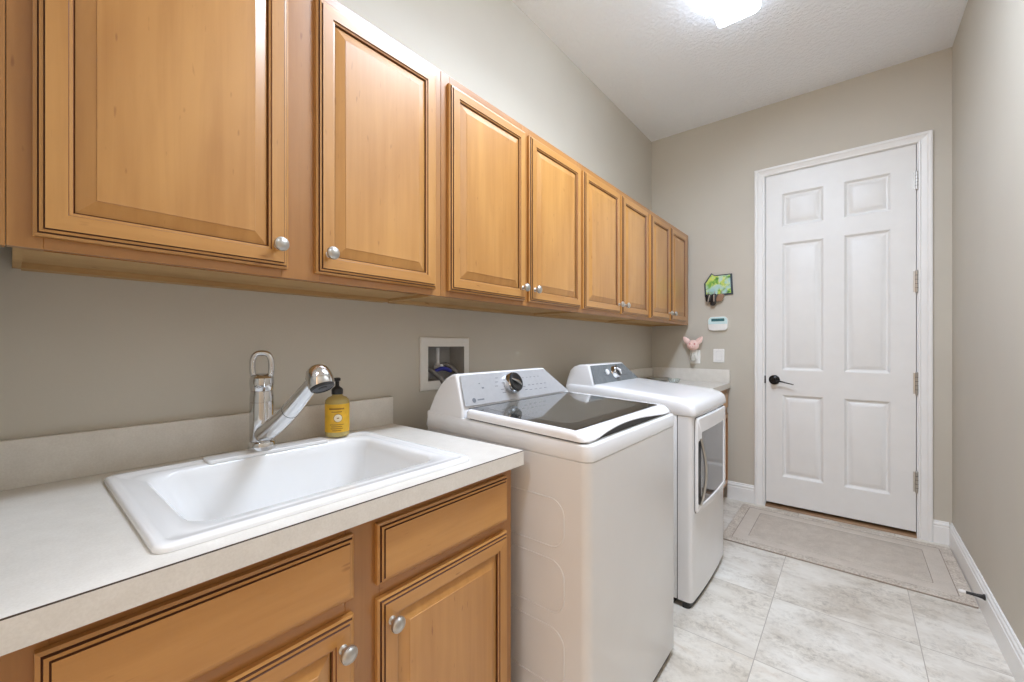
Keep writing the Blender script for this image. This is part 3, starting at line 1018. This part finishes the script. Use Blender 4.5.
    mb = MB()
    mb.lathe(c + n * 0.0275, n, [(0.0372, 0), (0.036, 0.004), (0.030, 0.006), (0.024, 0.004), (0.01, 0.004)], 'black', 36)
    s = Vector((0, 1, 0)); u_ = n.cross(s).normalized()
    ax = (s * 0.85 - u_ * 0.5).normalized()
    mb2 = MB().tube([c + n * 0.031 - ax * 0.027, c + n * 0.036, c + n * 0.031 + ax * 0.027], [0.004, 0.007, 0.004], 'chrome', 10)
    tag(mb.build('dial_face', dl), 'black dial face')
    mb2.build('dial_grip', dl)
    mb = MB()
    c2, n = panel_point(pc, 0.565, 0.66, 0.0)
    return t
washer()

# ------------------------------------------------------------------ dryer
def dryer():
    y0, y1, x0 = 1.932, 2.538, 0.128
    t = thing('clothes_dryer', (0.45, 2.25, 0), 'white front-loading clothes dryer with a window door beyond the washing machine', 'dryer')
    MB().box(x0, 0.7275, y0, y1, 0.03, 0.868, 'appliance_body').build('body', t, 0.004, 2)
    def fx(y, b=0.0):
        s = (y - (y0 + y1) / 2) / ((y1 - y0) / 2)
        return 0.803 - 0.010 * s * s
    sec = [(0.7315, y0 + 0.001), (0.774, y0 + 0.001)]
    for k in range(5):
        a = PI / 2 * k / 4
        sec.append((0.774 + 0.019 * math.sin(a), y0 + 0.020 - 0.019 * math.cos(a)))
    for k in range(1, 12):
        y = y0 + 0.020 + (y1 - y0 - 0.040) * k / 12
        sec.append((fx(y), y))
    for k in range(5):
        a = PI / 2 * k / 4
        sec.append((0.774 + 0.019 * math.cos(a), y1 - 0.020 + 0.019 * math.sin(a)))
    sec.append((0.7315, y1 - 0.001))
    MB().loft([[(x, y, z) for x, y in sec] for z in (0.03, 0.866)], 'appliance_body').build('front_panel', t, angle=50)
    MB().loft([[(x - (0.010 if x > 0.74 else -0.02), y * 0.995 + 0.005 * (y0 + y1) / 2, z) for x, y in sec] for z in (0.0005, 0.03)], 'black').build('base', t)
    MB().box(x0 + 0.01, 0.712, y0 + 0.01, y1 - 0.01, 0.0005, 0.03, 'black').build('base', t)
    MB().box(0.722, 0.735, y0 + 0.005, y1 - 0.004, 0.03, 0.866, 'seam').build('panel_gap', t)
    # top
    ztop = lambda x: 0.982 - 0.088 * max(0.0, x - 0.30)
    def tsec(d, r):
        pts = rrect(x0 + d, 0.806 - d, y0 - 0.002 + d, y1 + 0.002 - d, r, 8)
        out = []
        for k in range(len(pts)):
            p, q = pts[k], pts[(k + 1) % len(pts)]
            L = math.hypot(q[0] - p[0], q[1] - p[1]); m_ = 1 if L < 0.05 else 12
            for i in range(m_):
                out.append((p[0] + (q[0] - p[0]) * i / m_, p[1] + (q[1] - p[1]) * i / m_))
        return out
    def zt(x, y):
        z = ztop(x)
        if x > 0.70:
            z -= 0.020 * ((x - 0.70) / 0.106) ** 2
        return z
    R = [[(x, y, 0.868) for x, y in tsec(0.002, 0.022)], [(x, y, 0.871) for x, y in tsec(0, 0.024)],
         [(x, y, max(0.875, zt(x, y) - 0.034)) for x, y in tsec(0, 0.024)], [(x, y, zt(x, y) - 0.019) for x, y in tsec(0.002, 0.024)],
         [(x, y, zt(x, y) - 0.009) for x, y in tsec(0.007, 0.024)], [(x, y, zt(x, y) - 0.003) for x, y in tsec(0.015, 0.022)],
         [(x, y, zt(x, y)) for x, y in tsec(0.027, 0.018)], [(x, y, zt(x, y)) for x, y in tsec(0.075, 0.018)], [(x, y, ztop(x)) for x, y in tsec(0.16, 0.018)]]
    MB().loft(R, 'appliance').build('top_cover', t, angle=60)
    console(t, y0, y1, ((0.1285, 0.925), (0.131, 0.96), (0.138, 1.01), (0.150, 1.050), (0.175, 1.073), (0.205, 1.082)), 0.303, 0.972, 0.262, 1.084, 0.022, 0.165, 'appliance')
    pc = [(0.3045, y0 + 0.012, 0.980), (0.3045, y1 - 0.024, 0.980), (0.266, y1 - 0.180, 1.076), (0.266, y0 + 0.034, 1.076)]
    nrm = (Vector(pc[1]) - Vector(pc[0])).cross(Vector(pc[3]) - Vector(pc[0])).normalized()
    pc = [tuple(Vector(p) + nrm * 0.0012) for p in pc]
    mb = MB()
    quad_plate(mb, pc, 0.002, 'panel_grey')
    marks(mb, pc, [(0.30, 0.75, 0.05, 0.03), (0.28, 0.55, 0.05, 0.03), (0.26, 0.38, 0.05, 0.03), (0.60, 0.72, 0.05, 0.03), (0.62, 0.5, 0.05, 0.03), (0.70, 0.3, 0.12, 0.03)], 0.0024, 'seam')
    pan = tag(mb.build('control_panel', t), 'slate grey control panel')
    c, n = panel_point(pc, 0.535, 0.52, 0.002)
    mb = MB().lathe(c, n, [(0.037, 0), (0.038, 0.003), (0.035, 0.010), (0.034, 0.024), (0.030, 0.028)], 'chrome', 32)
    dl = tag(mb.build('dial', t), 'chrome dial')
    MB().lathe(c + n * 0.0275, n, [(0.031, 0), (0.029, 0.003), (0.01, 0.003)], 'black', 32).build('dial_face', dl)
    s = Vector((0, 1, 0)); u_ = n.cross(s).normalized(); ax = (s * 0.6 - u_ * 0.8).normalized()
    MB().tube([c + n * 0.030 - ax * 0.024, c + n * 0.038, c + n * 0.030 + ax * 0.024], [0.005, 0.008, 0.005], 'appliance', 10).build('dial_grip', dl)
    c, n = panel_point(pc, 0.36, 0.58, 0.002)
    MB().lathe(c, n, [(0.016, 0), (0.016, 0.006), (0.012, 0.009)], 'appliance', 20).build('button', pan)
    # door
    dy0, dy1, dz0, dz1 = 1.968, 2.498, 0.425, 0.856
    wy0, wy1, wz0, wz1 = 2.028, 2.452, 0.452, 0.783
    P = lambda a, b, h: (fx(a) + h, a, b)
    def rr(a0, a1, b0, b1, r_, h):
        pts = rrect(a0, a1, b0, b1, r_, 5)
        out = []
        for k in range(len(pts)):
            p, q = pts[k], pts[(k + 1) % len(pts)]
            L = math.hypot(q[0] - p[0], q[1] - p[1]); m_ = 1 if L < 0.05 else 8
            for i in range(m_):
                out.append(P(p[0] + (q[0] - p[0]) * i / m_, p[1] + (q[1] - p[1]) * i / m_, h))
        return out
    mb = MB()
    R = [rr(dy0 - .003, dy1 + .003, dz0 - .003, dz1 + .003, 0.02, 0.0004), rr(dy0 - .003, dy1 + .003, dz0 - .003, dz1 + .003, 0.02, 0.001)]
    mb.loft(R, 'seam')
    mb.build('door_gap', t)
    mb = MB()
    R = [rr(dy0, dy1, dz0, dz1, 0.018, 0.001), rr(dy0, dy1, dz0, dz1, 0.018, 0.009), rr(dy0 + .004, dy1 - .004, dz0 + .004, dz1 - .004, 0.016, 0.013),
         rr(wy0 - .004, wy1 + .004, wz0 - .004, wz1 + .004, 0.008, 0.013), rr(wy0, wy1, wz0, wz1, 0.006, 0.008)]
    mb.loft(R, 'appliance', False, False)
    dr = mb.build('door', t, angle=40)
    mb = MB().loft([rr(wy0 - .002, wy1 + .002, wz0 - .002, wz1 + .002, 0.006, 0.004), rr(wy0 - .001, wy1 + .001, wz0 - .001, wz1 + .001, 0.006, 0.0085)], 'window_dark')
    tag(mb.build('window', dr), 'dark glass door window')
    mb = MB()
    ys = 1.990
    R = [rr(ys - 0.014, ys + 0.024, 0.462, 0.752, 0.012, 0.0125), rr(ys - 0.013, ys + 0.023, 0.463, 0.751, 0.012, 0.0142)]
    mb.loft(R, 'black')
    tag(mb.build('handle_pocket', dr), 'dark grip recess of the handle')
    pts, rad = [], []
    for k in range(17):
        q = k / 16
        z = 0.455 + 0.305 * q
        pts.append((fx(ys) + 0.016 + 0.020 * math.sin(PI * q), ys + 0.012 + 0.010 * math.sin(PI * q), z)); rad.append(0.0065)
    tag(MB().tube(pts, rad, 'nickel', 12).build('handle', dr), 'curved silver handle')
    return t
dryer()

# ------------------------------------------------------------------ rug and door stop
def rug():
    x0, x1, y0, y1 = 0.722, 1.787, 2.766, 3.462
    t = thing('doormat', ((x0 + x1) / 2, (y0 + y1) / 2, 0), 'greige bordered doormat rug lying in front of the white door', 'rug')
    def rr(d, z, r=0.01):
        return [(x, y, z) for x, y in rrect(x0 + d, x1 - d, y0 + d, y1 - d, r, 3)]
    MB().loft([rr(0, 0.0005), rr(0, 0.008), rr(0.003, 0.0115), rr(0.051, 0.0115), rr(0.055, 0.0106)], 'rug_border', True, False, ['rug_edge', 'rug_border', 'rug_border', 'rug_edge']).build('outer_border', t)
    MB().loft([rr(0.054, 0.0104), rr(0.058, 0.0115), rr(0.129, 0.0115), rr(0.132, 0.0107)], 'rug_band', False, False, ['rug_band', 'rug_band', 'rug_edge']).build('inner_border', t)
    MB().loft([rr(0.131, 0.0104), rr(0.135, 0.0118), rr(0.2, 0.0118)], 'rug_field', False, True).build('field', t)
rug()
def doorstop():
    y, z = 2.684, 0.094
    x = W - 0.0142
    t = thing('door_stop', (x, y, z), 'black door stop with a white tip sticking out of the baseboard', 'door stop')
    d = Vector((-0.075, -0.030, 0.008)).normalized()
    d = Vector((-1, 0, 0.02)).normalized()
    MB().lathe((x, y, z), d, [(0.013, 0), (0.013, 0.003), (0.009, 0.008), (0.0065, 0.025), (0.0058, 0.058)], 'black', 18).build('rod', t)
    tag(MB().lathe(Vector((x, y, z)) + d * 0.0575, d, [(0.0068, 0), (0.0078, 0.003), (0.0075, 0.018), (0.004, 0.022)], 'rubber_white', 18).build('tip', t), 'white rubber tip')
doorstop()

# ------------------------------------------------------------------ things on the back wall
def key_rack():
    out = [(0.431, 1.678), (0.484, 1.757), (0.509, 1.738), (0.632, 1.740), (0.640, 1.580), (0.437, 1.572)]
    t = thing('key_rack', (0.53, D, 1.66), 'key rack with a green painted scene and slate edge on the back wall', 'key rack')
    cx = sum(p[0] for p in out) / 6; cz = sum(p[1] for p in out) / 6
    def off(k):
        return [(cx + (x - cx) * k, cz + (z - cz) * k) for x, z in out]
    y = D - 0.0008
    MB().loft([[(x, y, z) for x, z in off(1)], [(x, y - 0.010, z) for x, z in off(1)], [(x, y - 0.012, z) for x, z in off(0.97)], [(x, y - 0.012, z) for x, z in off(0.89)], [(x, y - 0.0095, z) for x, z in off(0.88)]], 'slate_frame', True, False).build('frame', t, smooth=False)
    MB().loft([[(x, y - 0.008, z) for x, z in off(0.885)], [(x, y - 0.0098, z) for x, z in off(0.884)]], 'painted').build('painted_panel', t, smooth=False)
    for hx_ in (0.467, 0.513, 0.563):
        mb = MB().tube([(hx_, y - 0.011, 1.606), (hx_, y - 0.022, 1.603), (hx_, y - 0.030, 1.597), (hx_, y - 0.033, 1.604), (hx_, y - 0.033, 1.611)], 0.0022, 'nickel', 8)
        mb.build('hook', t)
key_rack()
def key_bunch(x, label, fob, fob_m, blade, extra=None):
    y = D - 0.028
    t = thing('keys', (x, y, 1.60), label, 'keys', 'keys on the rack')
    ring = [(x, y + 0.012 * math.cos(2 * PI * k / 20) - 0.004, 1.589 + 0.012 * math.sin(2 * PI * k / 20)) for k in range(20)]
    MB().loop_tube(ring, 0.0012, 'nickel', 6).build('ring', t)
    (fw, fz0, fz1, tilt) = fob
    P = lambda a, b, h: (x + a + (fz1 - b) * tilt, y - 0.006 - h, b)
    r = rrect(-fw / 2, fw / 2, fz0, fz1, fw * 0.42, 5)
    MB().loft([[P(a, b, 0.006) for a, b in r], [P(a * 1.0, b, -0.004) for a, b in r]], fob_m).build('fob', t, 0.0015, 2)
    if blade:
        bz, bt, bo = blade
        mb = MB()
        n = 12
        mb.prism([(x + bo - 0.004, 1.582), (x + bo + 0.004, 1.582), (x + bo + 0.003 + bt, bz + 0.006), (x + bo + bt, bz), (x + bo - 0.003 + bt, bz + 0.006)], 'y', y - 0.0145, y - 0.0125, 'nickel')
        tag(mb.build('key', t), 'silver key')
    return t
key_bunch(0.467, 'black key fob with a curved silver key under the pointed end of the key rack', (0.044, 1.524, 1.590, 0.1), 'black', (1.522, -0.012, 0.012))
key_bunch(0.513, 'long black key fob with a straight silver key, hanging lowest from the key rack', (0.042, 1.498, 1.590, -0.12), 'black', (1.525, 0.0, -0.002))
key_bunch(0.563, 'brown leather key tag under the square end of the key rack', (0.050, 1.528, 1.586, -0.35), 'leather', None)

def thermostat():
    x0, x1, z0, z1 = 0.462, 0.606, 1.300, 1.410
    y = D - 0.0008
    t = thing('alarm_keypad', ((x0 + x1) / 2, D, z0), 'white wall keypad with an aqua top and dark display below the key rack', 'keypad')
    def rr(d, yy, a=z0, b=z1, r=0.032):
        return [(x, yy, z) for x, z in rrect(x0 + d, x1 - d, a + d, b - d, r - d, 8)]
    MB().loft([rr(0, y), rr(0, y - 0.018), rr(0.003, y - 0.022), rr(0.006, y - 0.0228)], 'plate_white').build('housing', t, angle=50)
    zs = 1.352
    pts = [(x, z) for x, z in rrect(x0 + 0.004, x1 - 0.004, z0 + 0.004, z1 - 0.004, 0.028, 8) if z > zs]
    pts = pts + [(x0 + 0.004, zs), (x1 - 0.004, zs)]
    MB().loft([[(x, y - 0.020, z) for x, z in pts], [(x, y - 0.0245, z) for x, z in pts]], 'plate_teal').build('cover', t, 0.001, 1)
    MB().loft([[(x, yy, z) for x, z in rrect(0.488, 0.582, 1.373, 1.395, 0.004, 4)] for yy in (y - 0.0235, y - 0.0252)], 'lcd').build('display', t)
thermostat()

def wall_plate(name, x0, x1, z0, z1, label, cat, kind):
    y = D - 0.0008
    t = thing(name, ((x0 + x1) / 2, D, z0), label, cat)
    def rr(d, yy):
        return [(x, yy, z) for x, z in rrect(x0 + d, x1 - d, z0 + d, z1 - d, 0.006, 4)]
    MB().loft([rr(0, y), rr(0, y - 0.003), rr(0.003, y - 0.0065), rr(0.006, y - 0.007)], 'plate_white').build('plate', t)
    cx, cz = (x0 + x1) / 2, (z0 + z1) / 2
    if kind == 'switch':
        mb = MB()
        mb.prism([(y - 0.0068, cz - 0.034), (y - 0.0105, cz - 0.034), (y - 0.0085, cz), (y - 0.0068, cz + 0.034)], 'x', cx - 0.0165, cx + 0.0165, 'plate_white')
        mb.build('rocker', t, 0.0008, 1)
        mb = MB()
        for a, b, c, d in ((cx - .0185, cx - .0168, cz - .036, cz + .036), (cx + .0168, cx + .0185, cz - .036, cz + .036), (cx - .0185, cx + .0185, cz + .0345, cz + .036), (cx - .0185, cx + .0185, cz - .036, cz - .0345)):
            mb.box(a, b, y - 0.0074, y - 0.0065, c, d, 'pipe')
        mb.build('rocker_gap', t)
    else:
        for dz in (-0.0195, 0.0195):
            f = MB().loft([[(x, yy, z) for x, z in rrect(cx - 0.0165, cx + 0.0165, cz + dz - 0.0135, cz + dz + 0.0135, 0.008, 5)] for yy in (y - 0.0065, y - 0.0085)], 'plate_white').build('socket', t)
            mb = MB()
            for sx in (-0.006, 0.006):
                mb.box(cx + sx - 0.001, cx + sx + 0.001, y - 0.0089, y - 0.0083, cz + dz - 0.002, cz + dz + 0.007, 'seam')
            mb.build('slots', f)
    MB().lathe((cx, y - 0.0068, cz + (0.048 if kind == 'switch' else 0)), (0, -1, 0), [(0.003, 0), (0.0025, 0.001)], 'pipe', 10).build('screw', t)
    return t
wall_plate('light_switch', 0.497, 0.577, 1.048, 1.156, 'white rocker light switch between the plug-in and the door casing', 'switch', 'switch')
wall_plate('wall_outlet', 0.321, 0.400, 1.036, 1.146, 'white wall outlet plate behind the pink plug-in', 'outlet', 'outlet')

def plug_in():
    cx, cz = 0.362, 1.186
    y = D - 0.0098
    t = thing('plug_in_air_freshener', (cx, y, 1.06), 'pink pig-faced plug-in air freshener in the outlet above the far counter', 'air freshener')
    mb = MB().loft([[(x, yy, z) for x, z in rrect(cx - 0.020 + d, cx + 0.020 - d, 1.072 + d, 1.150 - d, 0.010, 4)] for yy, d in ((y, 0), (y - 0.022, 0), (y - 0.026, 0.004))], 'plate_white')
    mb.build('plug_body', t)
    mb = MB().lathe((cx - 0.004, y - 0.046, 1.058), (0, 0, 1), [(0.012, 0), (0.019, 0.004), (0.021, 0.020), (0.019, 0.038), (0.012, 0.050), (0.011, 0.066)], 'frost', 24)
    tag(mb.build('oil_bottle', t), 'cloudy glass oil bottle')
    mb = MB().ell((cx - 0.004, y - 0.046, cz), (0.048, 0.024, 0.042), 'pink', 24, 14)
    hd = mb.build('head', t)
    for sx in (-1, 1):
        mb = MB()
        b = Vector((cx - 0.004 + sx * 0.034, y - 0.046, cz + 0.022))
        mb.tube([b, b + Vector((sx * 0.016, 0, 0.016)), b + Vector((sx * 0.030, -0.003, 0.034)), b + Vector((sx * 0.038, -0.006, 0.046))], [0.010, 0.011, 0.007, 0.002], 'pink', 14, flat=2.1)
        mb.build('ear', hd)
        MB().ell((cx - 0.004 + sx * 0.018, y - 0.0665, cz + 0.010), (0.0075, 0.005, 0.0085), 'pink_dark', 12, 8).build('eye', hd)
    sn = MB().ell((cx - 0.006, y - 0.070, cz - 0.014), (0.021, 0.012, 0.014), 'pink', 18, 10).build('snout', hd)
    for sx in (-1, 1):
        MB().ell((cx - 0.006 + sx * 0.008, y - 0.0805, cz - 0.013), (0.0035, 0.003, 0.0055), 'pink_dark', 10, 6).build('nostril', sn)
plug_in()

# ------------------------------------------------------------------ dishes on the far counter
def dish(name, c, prof, m, label, cat, n=32):
    o = MB().lathe((c[0], c[1], ZC + 0.0003), (0, 0, 1), prof, m, n).build(name, None, angle=50)
    return tag(o, label, cat)
dish('shallow_dish', (0.130, 3.36), [(0.055, 0), (0.060, 0.003), (0.090, 0.018), (0.098, 0.026), (0.095, 0.027), (0.086, 0.020), (0.056, 0.006), (0.01, 0.005)], 'dish_metal', 'shallow dull silver dish in the corner of the far counter', 'dish')
dish('glass_dish', (0.285, 3.26), [(0.030, 0), (0.034, 0.003), (0.044, 0.022), (0.046, 0.034), (0.043, 0.034), (0.041, 0.022), (0.031, 0.006), (0.005, 0.005)], 'glass', 'small clear glass dish beside the silver dish on the far counter', 'dish')

# ------------------------------------------------------------------ ceiling light
def ceiling_light():
    x0, x1, y0, y1 = 0.795, 0.995, 1.14, 2.375
    zc, zb = HC - 0.001, HC - 0.10
    t = thing('ceiling_light', ((x0 + x1) / 2, (y0 + y1) / 2, zb), 'long white fluorescent wraparound ceiling light, lit', 'ceiling light')
    MB().box(x0 + 0.03, x1 - 0.03, y0 + 0.01, y1 - 0.01, HC - 0.03, zc, 'lamp_metal').build('housing', t, 0.002, 1)
    def sec(d=0.0):
        pts = [(x0 + 0.012, HC - 0.012)]
        for k in range(7):
            a = PI + (PI / 2) * k / 6
            pts.append((x0 + 0.03 + (0.03 - d) * math.cos(a), zb + 0.03 + (0.03 - d) * math.sin(a)))
        for k in range(7):
            a = 1.5 * PI + (PI / 2) * k / 6
            pts.append((x1 - 0.03 + (0.03 - d) * math.cos(a), zb + 0.03 + (0.03 - d) * math.sin(a)))
        pts.append((x1 - 0.012, HC - 0.012))
        return pts
    mb = MB()
    q = sec()
    for k in range(len(q)):
        (xa, za), (xb, zb_) = q[k], q[(k + 1) % len(q)]
        mb.add([(xa, y0 + 0.006, za), (xb, y0 + 0.006, zb_), (xb, y1 - 0.006, zb_), (xa, y1 - 0.006, za)], [(0, 1, 2, 3)], 'lamp' if abs(za - zb_) < 0.009 and max(za, zb_) < zb + 0.012 else 'lamp_side')
    mb.build('diffuser', t)
    for ya, yb in ((y0, y0 + 0.0055), (y1 - 0.0055, y1)):
        MB().loft([[(x, y, z) for x, z in sec(-0.001)] for y in (ya, yb)], 'lamp_side').build('end_cap', t)
ceiling_light()

for o in bpy.data.objects:
    if '_org' in o.keys():
        del o['_org']
